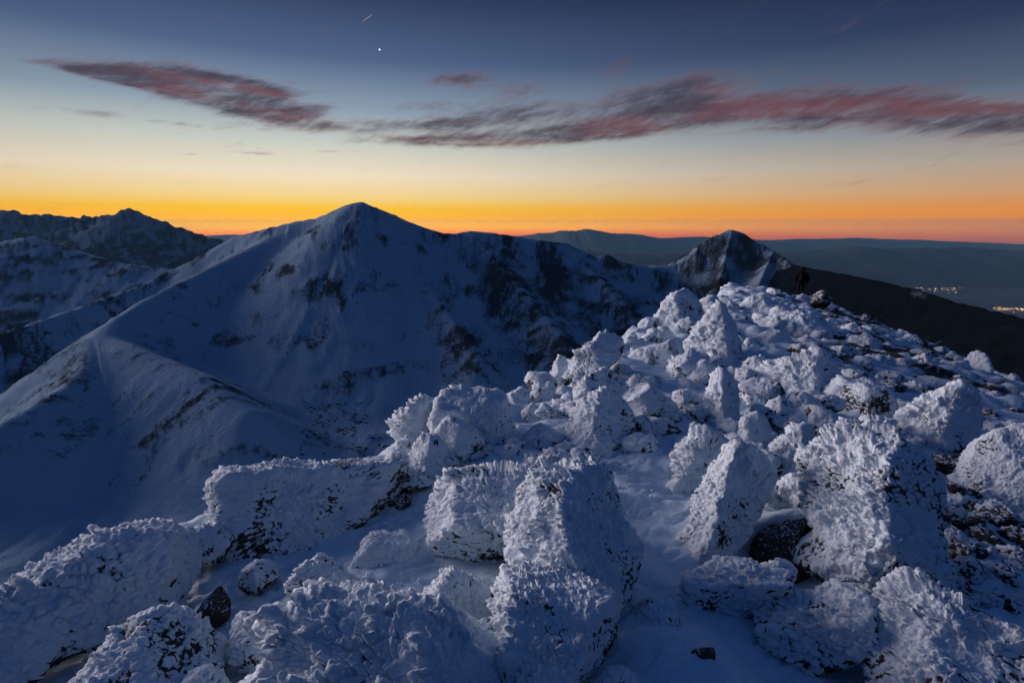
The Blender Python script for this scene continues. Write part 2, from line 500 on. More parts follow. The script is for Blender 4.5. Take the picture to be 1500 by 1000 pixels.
rock('large foreground block covered in big overlapping rime scales at the bottom centre', 2.15,
     [(345, 1060), (370, 1003), (395, 978), (409, 967), (406, 947), (403, 930), (414, 903), (428, 886), (436, 870), (452, 857), (467, 846), (487, 845), (520, 853),
      (542, 857), (575, 870), (608, 879), (644, 886), (688, 903), (723, 914), (726, 956), (734, 1000), (740, 1090), (345, 1090)], .62,
     [[(467, 846, -.1), (420, 960, .1), (600, 980, .8)], [(608, 882, .5), (618, 1000, .95), (725, 950, .1)], [(470, 848, -.2), (690, 905, -.15), (620, 895, .6)]],
     feather=.052, amp=1.15, stretch=1.5, bare=-.2, dens=1.0)
rock('boxy frosted block with a flat top right of the big scaly block', 2.4,
     [(722, 970), (724, 920), (731, 900), (733, 846), (741, 833), (758, 820), (789, 812), (820, 820), (840, 827), (864, 846), (886, 866), (908, 883), (907, 903),
      (901, 930), (886, 956), (871, 985), (845, 1010), (800, 1080), (736, 1080), (722, 1000)], .9,
     [[(741, 886, .75), (904, 886, .45), (790, 812, -.75)], [(741, 890, .75), (900, 890, .45), (800, 1010, 1.0)], [(733, 850, -.3), (724, 960, .2), (750, 920, .85)], [(904, 890, .1), (880, 960, .1), (860, 930, .75)]],
     feather=.036, amp=1.15, stretch=1.2, dens=1.0, bare=.12)
rock('tall blunt boulder with serrated left edge behind the boxy frosted block', 3.0,
     [(745, 755), (757, 746), (758, 714), (778, 702), (790, 686), (816, 680), (842, 676), (852, 669), (871, 670), (900, 686), (919, 719), (936, 774), (941, 808),
      (926, 850), (912, 885), (870, 900), (800, 880), (768, 830), (762, 806), (752, 786)], .85,
     [[(760, 720, .1), (760, 800, .35), (850, 760, .95)], [(870, 672, -.2), (860, 860, .95), (935, 790, -.35)], [(790, 686, -.15), (870, 674, -.35), (840, 720, .7)]],
     feather=.042, amp=1.1, dens=1.0, bare=.16)
rock('broad flat-topped boulder with a dark hollow beneath it in the centre', 3.6,
     [(672, 681), (703, 665), (734, 665), (787, 663), (816, 666), (840, 680), (850, 720), (835, 790), (790, 830), (754, 828), (730, 836), (696, 842), (672, 834),
      (641, 830), (626, 813), (623, 794), (631, 760), (626, 736), (636, 712), (648, 695)], .85,
     [[(703, 672, -.5), (800, 671, -.5), (700, 775, .75)], [(640, 775, .6), (760, 780, .75), (700, 842, -.35)], [(640, 700, -.5), (630, 790, .1), (670, 780, .7)]],
     feather=.042, amp=1.0, dens=1.0)
rock('low frosted hump below the dark hollow of the broad flat-topped boulder', 2.72,
     [(590, 890), (600, 868), (622, 851), (651, 832), (690, 845), (735, 836), (742, 900), (722, 945), (640, 940), (592, 915)], .6, feather=.034, amp=.9)
rock('long rectangular block with a bright snowy top edge on the left side of the ridge', 4.1,
     [(318, 710), (330, 696), (358, 683), (390, 677), (416, 678), (452, 683), (500, 678), (548, 674), (579, 671), (596, 678), (603, 693), (599, 715), (570, 742), (530, 772), (507, 797),
      (464, 812), (414, 818), (370, 814), (330, 806), (303, 786), (312, 760), (318, 735)], .55,
     [[(320, 705, .55), (590, 690, .6), (450, 800, .75)], [(330, 690, .45), (580, 676, .45), (450, 672, -.7)], [(600, 690, .1), (560, 750, .0), (570, 700, .65)]],
     feather=.042, amp=1.1, stretch=1.5, bare=.24, dens=1.0)
rock('low lumpy stone at the left foot of the long rectangular block', 3.6,
     [(256, 797), (262, 783), (290, 774), (310, 768), (340, 780), (356, 802), (340, 822), (300, 822), (268, 810)], .7, feather=.034, amp=.9)
rock('small dark-sided stone lying in the snow below the long rectangular block', 3.35,
     [(343, 850), (355, 834), (380, 821), (410, 814), (418, 830), (402, 850), (382, 865), (362, 878), (347, 868)], .8, bare=.35, feather=.026, amp=.5)
rock('small hooded stone with a dark left face behind the big scaly block', 3.0,
     [(419, 875), (422, 850), (430, 832), (446, 822), (468, 815), (481, 807), (496, 812), (516, 828), (528, 845), (500, 870), (465, 885), (438, 885)], .75, bare=.2, feather=.026, amp=.7)
rock('low crumbly frosted mound on the snow patch left of the broad flat-topped boulder', 3.55,
     [(505, 800), (530, 787), (560, 780), (600, 772), (628, 785), (630, 822), (592, 838), (540, 835), (510, 820)], .5, feather=.032, amp=.7, cat='mound', name='rime_mound')
rock('bare brown rock tucked under the right end of the long rectangular block', 4.45,
     [(556, 752), (575, 725), (592, 708), (608, 712), (615, 728), (610, 750), (590, 764), (565, 763)], .7, bare=.75, feather=.025, amp=.3, mat=M_bare)
rock('peaked frosted stone standing right of the long rectangular block', 4.85,
     [(588, 700), (600, 662), (613, 644), (627, 637), (641, 640), (651, 655), (664, 676), (658, 700), (635, 735), (612, 745), (598, 725)], .8,
     [[(627, 637, .0), (600, 710, .2), (622, 720, .8)], [(634, 638, .1), (625, 730, .8), (662, 680, -.2)]], feather=.038)
rock('left lobe of the square boulder, jutting out over the blue valley', 5.95,
     [(578, 626), (586, 612), (586, 601), (602, 593), (618, 587), (642, 585), (660, 600), (648, 635), (625, 652), (600, 662), (586, 655), (590, 636)], .8, feather=.055, amp=1.1)
rock('large square boulder with a dark pocket at its right foot above the valley', 5.75,
     [(634, 620), (640, 590), (648, 580), (652, 570), (670, 564), (708, 562), (718, 566), (734, 572), (743, 582), (750, 600), (757, 628), (753, 648), (738, 662), (700, 672), (668, 680), (645, 662)], .8,
     [[(652, 600, .55), (735, 606, .6), (690, 562, -.5)], [(650, 606, .6), (735, 608, .6), (690, 670, .8)], [(742, 584, -.2), (754, 645, -.1), (735, 640, .6)]], feather=.042)
rock('low snowy ledge in front of the large square boulder', 5.2,
     [(630, 650), (645, 622), (660, 611), (690, 607), (720, 625), (705, 655), (672, 685), (645, 690)], .6, feather=.03, amp=.6)
rock('small bare-sided pointed rock right of the large square boulder', 6.7,
     [(762, 626), (766, 602), (780, 587), (788, 592), (801, 615), (790, 632), (770, 642)], .8, bare=.3, feather=.03, amp=.6)
rock('small round frosted stone on the skyline right of the large square boulder', 7.6,
     [(742, 592), (750, 574), (768, 567), (778, 577), (774, 598), (760, 615), (747, 612)], .8, feather=.045)
rock('lumpy frosted stone on the skyline above the pointed rock', 7.9,
     [(774, 578), (784, 557), (806, 554), (820, 578), (815, 602), (796, 612), (777, 602)], .8, feather=.045)
rock('slanted snowy stone below the pointed rock', 5.7,
     [(752, 658), (776, 632), (796, 617), (826, 613), (832, 630), (826, 655), (815, 672), (760, 670)], .7, feather=.034, amp=.7)
rock('rounded boulder with a dark crusty front in the middle of the ridge', 5.6,
     [(822, 672), (827, 640), (832, 620), (840, 603), (852, 590), (870, 579), (891, 573), (907, 580), (926, 600), (930, 626), (912, 645), (892, 660), (860, 676)], .8,
     [[(870, 578, .0), (830, 650, .2), (858, 660, .85)], [(880, 575, .2), (865, 660, .9), (928, 622, .0)]], bare=.2, feather=.045)
rock('streaked dome-shaped boulder with a pale bare spot at its top', 6.3,
     [(894, 562), (905, 551), (921, 549), (941, 554), (962, 571), (987, 591), (1003, 613), (998, 630), (970, 640), (938, 640), (918, 625), (905, 590)], .8, bare=.05, feather=.032, stretch=3., amp=.7)
rock('jagged frosted ledge behind the rounded boulder', 6.6,
     [(818, 612), (835, 585), (850, 562), (868, 549), (888, 540), (906, 546), (908, 570), (885, 585), (852, 602), (830, 618)], .6, feather=.045)
rock('small dark-bellied stone in a row right of the streaked dome', 6.5,
     [(985, 585), (990, 574), (1008, 571), (1025, 580), (1034, 596), (1028, 612), (1005, 612), (988, 600)], .8, bare=.15, feather=.03)
rock('leaning slab with a bright edge on the valley side of the ridge', 8.4,
     [(810, 602), (819, 577), (835, 545), (849, 517), (868, 503), (879, 490), (889, 487), (901, 491), (911, 495), (915, 511), (907, 527), (889, 540), (880, 555), (855, 580), (828, 606)], .6,
     [[(850, 516, .3), (815, 592, .3), (860, 570, .8)], [(880, 490, .1), (913, 510, -.1), (880, 540, .8)]], feather=.05)
rock('second leaning slab, just left of the slab with the bright edge', 8.9,
     [(790, 592), (798, 562), (812, 543), (820, 520), (828, 512), (843, 516), (847, 527), (836, 549), (822, 578), (808, 602)], .6, feather=.05)
rock('tiny pale stone on the skyline between the two groups of slabs', 11.2,
     [(912, 505), (915, 496), (923, 487), (931, 490), (935, 499), (943, 496), (946, 508), (928, 513)], .8, feather=.045)
rock('slab-shaped frosted rock lying below the rocky hump on the skyline', 11.4,
     [(936, 512), (943, 494), (960, 483), (981, 477), (992, 482), (988, 496), (966, 506), (945, 516)], .8, feather=.05)
rock('rocky hump on the skyline with a stepped left edge', 13.2,
     [(944, 498), (955, 476), (963, 461), (972, 445), (985, 432), (1002, 425), (1012, 430), (1021, 437), (1030, 455), (1030, 475), (1005, 490), (970, 500)], .7,
     [[(972, 445, .2), (950, 490, .2), (990, 480, .9)], [(1003, 425, .1), (1000, 480, .9), (1030, 465, -.1)]], feather=.06, bare=.08)
rock('upright slab at the left end of the rocky hump on the skyline', 13.4,
     [(934, 492), (936, 478), (942, 468), (956, 461), (966, 463), (957, 480), (947, 498)], .8, feather=.05)
rock('brown-faced small block right below the rocky hump', 12.2,
     [(984, 480), (991, 467), (1010, 465), (1026, 470), (1022, 484), (1006, 494), (990, 491)], .8, bare=.35, feather=.04, amp=.7)
rock('knobbly frosted stone on the skyline left of the pyramid rock', 14.5,
     [(1022, 452), (1028, 436), (1042, 433), (1056, 439), (1063, 452), (1048, 466), (1028, 466)], .8, feather=.05)
rock('low wavy-edged snow slab between the skyline hump and the centre of the ridge', 9.8,
     [(902, 550), (912, 530), (928, 515), (960, 505), (1005, 491), (1016, 503), (1003, 522), (985, 545), (970, 560), (935, 562), (908, 558)], .45, feather=.035, amp=.6, cat='snow slab', name='snow_slab', target=.45)
rock('pyramid-shaped boulder with a sharp snowy left edge', 10.4,
     [(978, 532), (990, 511), (1010, 499), (1025, 480), (1040, 460), (1047, 447), (1058, 444), (1070, 454), (1083, 475), (1090, 497), (1085, 525), (1076, 540), (1055, 540), (1018, 545), (990, 545)], .8,
     [[(1055, 445, .2), (1000, 520, .1), (1066, 530, .85)], [(1058, 446, .2), (1068, 532, .85), (1088, 505, -.4)]], feather=.06, bare=.04)
rock('rounded stone with a dark blotchy face in front of the pyramid-shaped boulder', 9.1,
     [(970, 562), (978, 540), (988, 526), (1003, 515), (1020, 513), (1033, 522), (1038, 538), (1024, 556), (995, 566)], .8, feather=.05, bare=.12)
rock('narrow upright pinnacle of rimed rock in the middle of the ridge', 6.35,
     [(1024, 648), (1032, 618), (1037, 588), (1043, 560), (1048, 545), (1056, 539), (1065, 542), (1073, 553), (1079, 575), (1086, 615), (1082, 645), (1050, 655)], 1.0,
     [[(1052, 540, .1), (1032, 630, .3), (1058, 640, .95)], [(1064, 542, .2), (1062, 640, .95), (1085, 620, .0)]], feather=.05, amp=1.05)
rock('block with a bare brown front right of the pinnacle', 7.1,
     [(1081, 580), (1083, 563), (1100, 555), (1120, 552), (1141, 558), (1149, 575), (1148, 596), (1130, 602), (1100, 600), (1086, 594)], .8,
     [[(1085, 566, .6), (1130, 570, .8), (1110, 552, -.4)], [(1084, 568, .6), (1130, 570, .8), (1105, 600, .5)], [(1130, 562, .8), (1132, 595, .7), (1149, 580, .0)]], bare=.45, feather=.032, amp=.6, mat=M_bare)
rock('wide hunched boulder with a bright crest behind the brown-fronted block', 8.0,
     [(1088, 575), (1092, 556), (1105, 545), (1125, 533), (1150, 522), (1170, 525), (1190, 514), (1207, 511), (1216, 520), (1226, 535), (1240, 572), (1240, 600), (1215, 608), (1160, 605), (1120, 598)], .75,
     [[(1125, 533, -.2), (1110, 590, .5), (1180, 585, .9)], [(1207, 513, .0), (1190, 590, .9), (1240, 590, -.2)]], feather=.055, bare=.05)
rock('small rough stone left of the wide hunched boulder', 8.7,
     [(1086, 556), (1094, 530), (1110, 518), (1126, 521), (1133, 533), (1115, 552), (1094, 562)], .8, feather=.045)
rock('small bright-topped stone at the foot of the wide hunched boulder', 6.9,
     [(1146, 590), (1150, 577), (1162, 574), (1182, 578), (1204, 590), (1212, 608), (1192, 622), (1160, 612)], .8, feather=.035)
rock('egg-shaped blue-grey stone right of the pinnacle foot', 5.5,
     [(1079, 655), (1082, 620), (1095, 610), (1110, 603), (1123, 610), (1131, 635), (1130, 665), (1100, 675)], .8, feather=.034, amp=.7)
rock('shadowed stone behind the egg-shaped blue-grey stone', 6.1,
     [(1126, 625), (1150, 604), (1180, 601), (1206, 612), (1220, 640), (1196, 665), (1140, 660)], .8, feather=.04, bare=.05)
rock('feathery ramp-shaped stone leaning on the largest right-hand dome', 4.8,
     [(1118, 675), (1138, 651), (1158, 631), (1174, 622), (1189, 624), (1195, 640), (1190, 668), (1162, 690), (1128, 695)], .8, feather=.045)
rock('lumpy snow-plastered stone left of the tilted slab', 4.75,
     [(980, 705), (990, 668), (993, 652), (1005, 640), (1020, 625), (1030, 630), (1050, 635), (1066, 645), (1064, 672), (1046, 705), (1022, 728), (1000, 740), (982, 725)], .7,
     [[(1020, 625, .1), (985, 705, .2), (1030, 700, .85)], [(1030, 640, .6), (1064, 650, .0), (1020, 728, -.1)]], feather=.045)
rock('little snowy knob between the pinnacle and the tilted slab', 5.2,
     [(1052, 660), (1056, 641), (1066, 633), (1081, 636), (1093, 650), (1085, 672), (1062, 672)], .7, feather=.03, amp=.6)
rock('tilted slab with a bright left face and a dark right face in the right foreground', 3.75,
     [(978, 815), (998, 775), (1020, 735), (1040, 695), (1055, 670), (1065, 655), (1080, 650), (1100, 655), (1120, 667), (1141, 684), (1139, 702), (1126, 732), (1106, 760), (1092, 792), (1062, 818), (1010, 836), (985, 832)], .75,
     [[(1075, 655, .45), (1000, 790, .1), (1040, 790, .75)], [(1082, 655, .45), (1045, 790, .75), (1139, 690, -.25)]], feather=.036, amp=.85, dens=1.0)
rock('huge dome-shaped boulder with feathered crest in the right foreground', 3.4,
     [(1168, 815), (1172, 795), (1182, 762), (1188, 736), (1196, 702), (1192, 665), (1203, 638), (1218, 621), (1238, 614), (1254, 614), (1273, 605), (1297, 609), (1312, 615), (1328, 640), (1342, 657), (1359, 669),
      (1374, 695), (1386, 717), (1385, 748), (1383, 784), (1392, 825), (1389, 858), (1365, 890), (1300, 880), (1230, 862)], .85,
     [[(1218, 621, -.1), (1300, 612, -.2), (1250, 720, .75)], [(1190, 750, .2), (1320, 740, .75), (1250, 840, .85)], [(1312, 630, .1), (1320, 840, .85), (1386, 730, -.2)]],
     feather=.043, amp=1.15, stretch=1.6, bare=.22, dens=1.0)
rock('snow-capped shelf on the left flank of the huge dome-shaped boulder', 3.75,
     [(1152, 690), (1160, 678), (1178, 662), (1205, 645), (1235, 660), (1232, 705), (1195, 708)], .7, feather=.04)
rock('snowy block above the black cavity left of the huge dome-shaped boulder', 4.05,
     [(1130, 748), (1138, 715), (1158, 698), (1190, 694), (1208, 708), (1204, 745), (1170, 758), (1140, 758)], .7, feather=.034, amp=.8)
rock('hunched boulder standing alone on the right slope beyond the huge dome', 6.3,
     [(1308, 630), (1314, 612), (1330, 600), (1355, 585), (1371, 577), (1393, 565), (1410, 564), (1426, 570), (1437, 581), (1434, 600), (1434, 632), (1420, 655), (1390, 664), (1342, 668), (1322, 652)], .8,
     [[(1325, 604, .3), (1400, 572, .2), (1370, 640, .85)], [(1405, 566, .2), (1385, 650, .85), (1434, 620, -.1)]], feather=.045, bare=.08)
rock('smooth dark blue snow-covered slab at the right edge below the hunched boulder', 5.0,
     [(1372, 690), (1385, 655), (1402, 642), (1440, 633), (1470, 625), (1500, 622), (1580, 632), (1580, 770), (1450, 770), (1395, 740)], .45, feather=.03, amp=.5, lump=.6, cat='snow slab', name='snow_slab')
rock('dim blue boulder with a black undercut at the bottom right', 2.75,
     [(1103, 945), (1109, 905), (1120, 880), (1140, 868), (1170, 862), (1200, 857), (1215, 848), (1236, 842), (1256, 855), (1269, 870), (1280, 900), (1284, 940), (1262, 965), (1212, 975), (1190, 990), (1160, 995), (1125, 982)], .75,
     [[(1120, 885, -.3), (1255, 855, -.3), (1190, 930, .8)], [(1115, 920, .5), (1250, 925, .7), (1170, 995, .1)]], feather=.042, amp=1.1, dens=.9, bare=.12)
rock('long dim blue boulder with coarse scales in the bottom right corner', 2.4,
     [(1276, 890), (1288, 866), (1310, 845), (1330, 836), (1356, 840), (1390, 865), (1430, 890), (1470, 910), (1515, 932), (1580, 985), (1580, 1090), (1300, 1090), (1286, 960), (1278, 915)], .65,
     [[(1310, 846, -.2), (1285, 940, .3), (1380, 980, .8)], [(1345, 838, -.1), (1390, 990, .8), (1560, 975, -.2)]], feather=.042, amp=1.05, bare=.2, dens=1.0)
rock('arched boulder with a black belly between the tilted slab and the dim blue boulder', 3.05,
     [(982, 890), (994, 862), (1015, 840), (1030, 825), (1050, 813), (1075, 808), (1095, 815), (1115, 825), (1155, 822), (1164, 836), (1158, 860), (1132, 888), (1090, 905), (1050, 915), (1030, 925), (1008, 932), (988, 912)], .7,
     [[(1030, 825, -.2), (1140, 826, -.2), (1080, 860, .65)], [(1020, 868, .6), (1140, 856, .6), (1080, 915, -.2)]], feather=.034, amp=.9, bare=.1)
rock('faint low hump half drowned in drift left of the arched boulder', 2.8,
     [(912, 918), (930, 893), (955, 880), (988, 872), (1008, 900), (1000, 940), (955, 962), (922, 948)], .5, feather=.03, amp=.6, lump=.6, cat='mound', name='rime_mound', target=.4)
rock('small bare black stone poking out of the dim blue drift at the bottom', 2.5,
     [(1003, 960), (1020, 950), (1050, 947), (1059, 957), (1047, 974), (1015, 976)], .8, bare=.95, feather=.02, amp=.15, mat=M_bare)
rock('small rimed stone cut by the bottom edge right of the boxy block', 2.2,
     [(868, 1010), (884, 982), (904, 975), (925, 984), (938, 1008), (934, 1045), (872, 1045)], .8, feather=.03)
rock('small rimed stone cut by the bottom edge below the mottled boulder', 2.3,
     [(266, 1005), (282, 984), (305, 976), (328, 986), (340, 1010), (338, 1045), (268, 1045)], .8, feather=.03)
rock('tiny pale stone at the left edge of the frame beside the wide slab', 3.2,
     [(-22, 900), (-12, 876), (2, 871), (11, 881), (8, 900), (-8, 908)], .8, feather=.03, amp=.6)
rock('flat-sided frosted boulder left of the standing person', 19.,
     [(1072, 462), (1082, 446), (1097, 436), (1118, 433), (1134, 441), (1146, 458), (1142, 472), (1108, 478), (1080, 474)], .7, feather=.07, amp=.8)
rock('dark-undercut boulder just right of the standing person', 24.,
     [(1180, 444), (1186, 431), (1198, 424), (1211, 427), (1219, 436), (1226, 448), (1200, 453)], .6, feather=.06, amp=.5, bare=.6)
rock('humped knob on the right-hand skyline of the rock slope', 14.8,
     [(1392, 582), (1404, 548), (1416, 528), (1424, 514), (1433, 510), (1444, 517), (1451, 532), (1462, 556), (1480, 592), (1430, 596)], .8, feather=.05)
rock('low broad outcrop below the flat-sided boulder near the person', 15.2,
     [(1095, 498), (1106, 474), (1130, 465), (1165, 458), (1205, 456), (1235, 470), (1240, 500), (1190, 520), (1130, 518)], .6, feather=.06, amp=.9)
rock('curled-edge slab in the shade below the low broad outcrop', 12.6,
     [(1088, 528), (1094, 500), (1106, 482), (1124, 478), (1146, 486), (1168, 504), (1172, 526), (1130, 536)], .6, feather=.04, amp=.7, bare=.1)
rock('stone painted black for the shade under the right edge of the wide slab', 3.05,
     [(272, 918), (298, 884), (326, 852), (342, 868), (334, 905), (312, 928)], .8, bare=.9, feather=.02, amp=.2, mat=M_bare)  # added stone; the shade of the hollow is put into its black
rock('black rock added as shade in the cavity left of the huge dome-shaped boulder', 3.6,
     [(1086, 858), (1096, 806), (1126, 762), (1164, 756), (1204, 752), (1204, 812), (1184, 864), (1124, 872)], .6, bare=.9, feather=.02, amp=.2, mat=M_bare)  # added to fill the cavity; its black stands for the shade in there
# leftover low stones on the shaded right flank and along the crest
rs = np.random.RandomState(41)
ANCHORS = [('huge dome-shaped boulder', 1280, 740), ('hunched boulder on the right slope', 1375, 612), ('upright pinnacle', 1057, 595), ('pyramid-shaped boulder', 1045, 495),
           ('tilted slab', 1065, 740), ('large square boulder', 700, 620), ('humped knob on the right skyline', 1434, 545), ('standing person', 1172, 430), ('streaked dome-shaped boulder', 945, 595),
           ('wide hunched boulder', 1165, 560), ('flat-sided boulder near the person', 1110, 455), ('rocky hump on the skyline', 990, 460), ('boulder with a dark crusty front', 875, 625),
           ('smooth dark blue slab', 1470, 680), ('leaning slab with a bright edge', 865, 545), ('low broad outcrop', 1165, 488), ('black gully at the right edge', 1450, 830), ('egg-shaped blue-grey stone', 1105, 640),
           ('pointed rock by the square boulder', 782, 612), ('dark slope on the right', 1300, 480)]
def scatter(n, region, label, group, smin, smax, b0=.05, b1=.35):
    k = 0; tries = 0
    while k < n and tries < 4000:
        tries += 1
        px, py = rs.uniform(region[0], region[2]), rs.uniform(region[1], region[3])
        P = hit_ground_base(px, py)
        if P is None: continue
        t = float((P @ F_))
        if t > 34: continue
        s = rs.uniform(smin, smax) * 750 / t
        if any(abs(px - a) < .45 * (s + b) and abs(py - c) < .34 * (s + d) for a, b, c, d in placed): continue
        placed.append((px, s, py, s * .6))
        m = 11; th = np.sort(rs.uniform(0, 2 * math.pi, m)) ; th = np.linspace(0, 2 * math.pi, m, endpoint=False) + rs.uniform(-.2, .2, m)
        rr = rs.uniform(.75, 1.15, m); tl = rs.uniform(-.5, .1)
        X = np.cos(th) * rr * s; Y = np.sin(th) * rr * s * rs.uniform(.32, .6)
        out = [(px + x * math.cos(tl) - y * math.sin(tl), py - s * .22 - (x * math.sin(tl) + y * math.cos(tl))) for x, y in zip(X, Y)]
        T_, am_, ba_ = rs.uniform(.6, .95), rs.uniform(.7, 1.1), rs.uniform(b0, b1)
        an, ax_, ay_ = min(ANCHORS, key=lambda q: math.hypot(q[1] - px, (q[2] - py) * 1.3))
        ddx, ddy = px - ax_, py - ay_
        side = ('right of' if ddx > 0 else 'left of') if abs(ddx) > 1.1 * abs(ddy) else ('in front of' if ddy > 0 else 'behind')
        size_ = 'tiny' if s < 14 else ('small' if s < 24 else ('mid-sized' if s < 36 else 'broad'))
        lab_ = '%s %s %s %s the %s' % (size_, 'dark-speckled' if ba_ > (b0 + b1) / 2 else 'white-crusted', label, side, an)
        rock(lab_, t + .25 * smin, out, T_, group=group, feather=.06 if t > 9 else .045, amp=am_, bare=ba_, target=.3, dens=.75)
        k += 1
def hit_ground_base(px, py):
    d = ray(px, py); ts = np.geomspace(1.5, 40, 500); P = d[None] * ts[:, None]
    b = np.nonzero(P[:, 2] < ground0(P[:, 0], P[:, 1]))[0]
    return P[b[0]] if len(b) else None
placed = []
for r_ in ROCKS_INFO:
    C = r_['C']; t = C @ F_
    px = 750 + 750 * (C @ R_) / t; py = 500 - 750 * (C @ U_) / t
    e_ = (r_['poly'].max(0) - r_['poly'].min(0)) * 750 / t
    placed.append((px, e_[0] * .42, py, e_[1] * .42))
scatter(110, (1180, 440, 1500, 640), 'low rock', 'low rocks on the shaded right slope', .28, .75, .2, .55)  # extra bare share: gritty rock, plus the slope's shade put into the colour
scatter(60, (1060, 405, 1280, 480), 'crest rock', 'small rocks on the far crest', .2, .7)
scatter(46, (770, 480, 1120, 660), 'wedged stone', 'small stones wedged between boulders', .12, .34)
scatter(30, (560, 570, 860, 720), 'crumbly stone', 'stones around the large square boulder', .1, .26)
scatter(34, (1060, 560, 1340, 760), 'packed stone', 'stones packed right of the pinnacle', .14, .34)
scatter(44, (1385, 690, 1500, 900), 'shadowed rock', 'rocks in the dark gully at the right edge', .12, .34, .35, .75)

total = 0
for r_ in ROCKS_INFO:
    P, q, tr, br = rock_mesh(r_['C'], r_['u'], r_['v'], r_['w'], r_['poly'], r_['T'], r_['fs'], r_['N'], r_['seed'], **r_['kw'])
    C = r_['C']
    me = mesh_from(r_['name'], P - C, q, tr, True, {'bare': br})
    o = link(r_['name'], me, r_['mat'], loc=C)
    tag(o, r_['label'], r_['cat'], r_['group'])
    total += 2 * len(q) + len(tr)
print('rocks', len(ROCKS_INFO), 'tris', total)

# ground sheet of the ridge
na_, nr_ = 400, 560
azs = np.linspace(rad(-58), rad(58), na_); rr_ = np.concatenate([np.geomspace(1.1, 40, nr_ - 20), np.geomspace(41, 150, 20)])
RR, AA = np.meshgrid(rr_, azs, indexing='ij')
gx, gy = (RR * np.sin(AA)).ravel(), (RR * np.cos(AA)).ravel()
gz = ground(gx, gy)
P3 = np.stack([gx, gy, gz], 1)
gz = gz + .06 * fbm(P3 * .9, 4, 3) + .014 * (1 - 2 * np.abs(fbm(P3 @ np.array([[.8, .6, 0], [-.6, .8, 0], [0, 0, 1]]).T * [3., 11., 3.], 3, 5))) + .05 * np.abs(fbm(P3 * [1.4, 2.6, 1.4], 3, 8)) * 1.0
wq = P3 / .06
wq = wq - (wq @ WIND)[:, None] * WIND * .4 + .4 * np.stack([vnoise(P3 / .1 + k * 5., 40 + k) for k in range(3)], 1)
cf, cf_2, cD, cid = cell(wq, 4)
rough_m = sstep(fbm(P3 * .8, 3, 21), -.55, .25)
gz = gz + (.022 + .02 * sstep(RR.ravel(), 5, 12)) * np.clip(1 - cf ** 2, 0, 1) ** .6 * np.clip(.8 + .8 * (cD @ WIND), .1, 1.6) * (.4 + .9 * cid) * rough_m
far_ = sstep(RR.ravel(), 9, 14)
cf2, _, _, cid2 = cell(P3 / .42, 6)
gz = gz + far_ * .22 * np.sqrt(np.clip(1 - (cf2 / .9) ** 2, 0, 1)) * (.3 + cid2) * sstep(fbm(P3 * .35, 3, 33), -.6, .3)
gb = np.clip(far_ * (.46 + .55 * fbm(P3 * .9, 5, 12, .65) + (cf2 - .5) * .9 + (cf - .5) * .5) * sstep(gx - .5 * gy, -2, 3), 0, 1)  # bare speckles to the right: gritty ground, also darkened for the slope's shade
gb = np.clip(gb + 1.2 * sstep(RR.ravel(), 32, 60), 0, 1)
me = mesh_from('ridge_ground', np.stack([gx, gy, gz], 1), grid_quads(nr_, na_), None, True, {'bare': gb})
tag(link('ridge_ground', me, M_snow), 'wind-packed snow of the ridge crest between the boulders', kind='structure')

# crumbs of fallen rime on the drifts
rs3 = np.random.RandomState(9)
cv = np.array([(0, 0, 1.), (.9, 0, .2), (-.4, .8, .25), (-.5, -.75, .15), (.3, .3, -.8), (.1, -.5, -.7)])
cf_f = np.array([(0, 1, 2), (0, 2, 3), (0, 3, 1), (1, 4, 2), (2, 4, 5), (2, 5, 3), (3, 5, 1), (1, 5, 4)])
rr3 = 2.2 + 6 * rs3.rand(2600) ** 1.4; aa3 = rs3.uniform(-.8, .85, 2600)
cx, cy = rr3 * np.sin(aa3), rr3 * np.cos(aa3)
keep = fbm(np.stack([cx * 1.3, cy * 1.3, cx * 0], 1), 3, 44) > -.05
cx, cy = cx[keep], cy[keep]
ia = (np.arctan2(cx, cy) - azs[0]) / (azs[1] - azs[0]); ir = np.interp(np.hypot(cx, cy), rr_, np.arange(nr_))
G_ = gz.reshape(nr_, na_); a0 = np.clip(ia.astype(int), 0, na_ - 2); r0 = np.clip(ir.astype(int), 0, nr_ - 2); fa, fr = ia - a0, ir - r0
cz = (G_[r0, a0] * (1 - fa) + G_[r0, a0 + 1] * fa) * (1 - fr) + (G_[r0 + 1, a0] * (1 - fa) + G_[r0 + 1, a0 + 1] * fa) * fr
n_ = len(cx); sz = .005 + .02 * rs3.rand(n_) ** 3
CV = np.stack([cx, cy, cz + sz * .3], 1)[:, None] + cv[None] * rs3.uniform(.6, 1.3, (n_, 6, 3)) * sz[:, None, None]
me = mesh_from('rime_crumbs', CV.reshape(-1, 3), np.zeros((0, 4), int), (cf_f[None] + (np.arange(n_) * 6)[:, None, None]).reshape(-1, 3), False, {'bare': np.zeros(n_ * 6)})
tag(link('rime_crumbs', me, M_snow), 'crumbs of fallen rime lying on the snow between the boulders', 'rime crumbs', kind='stuff')

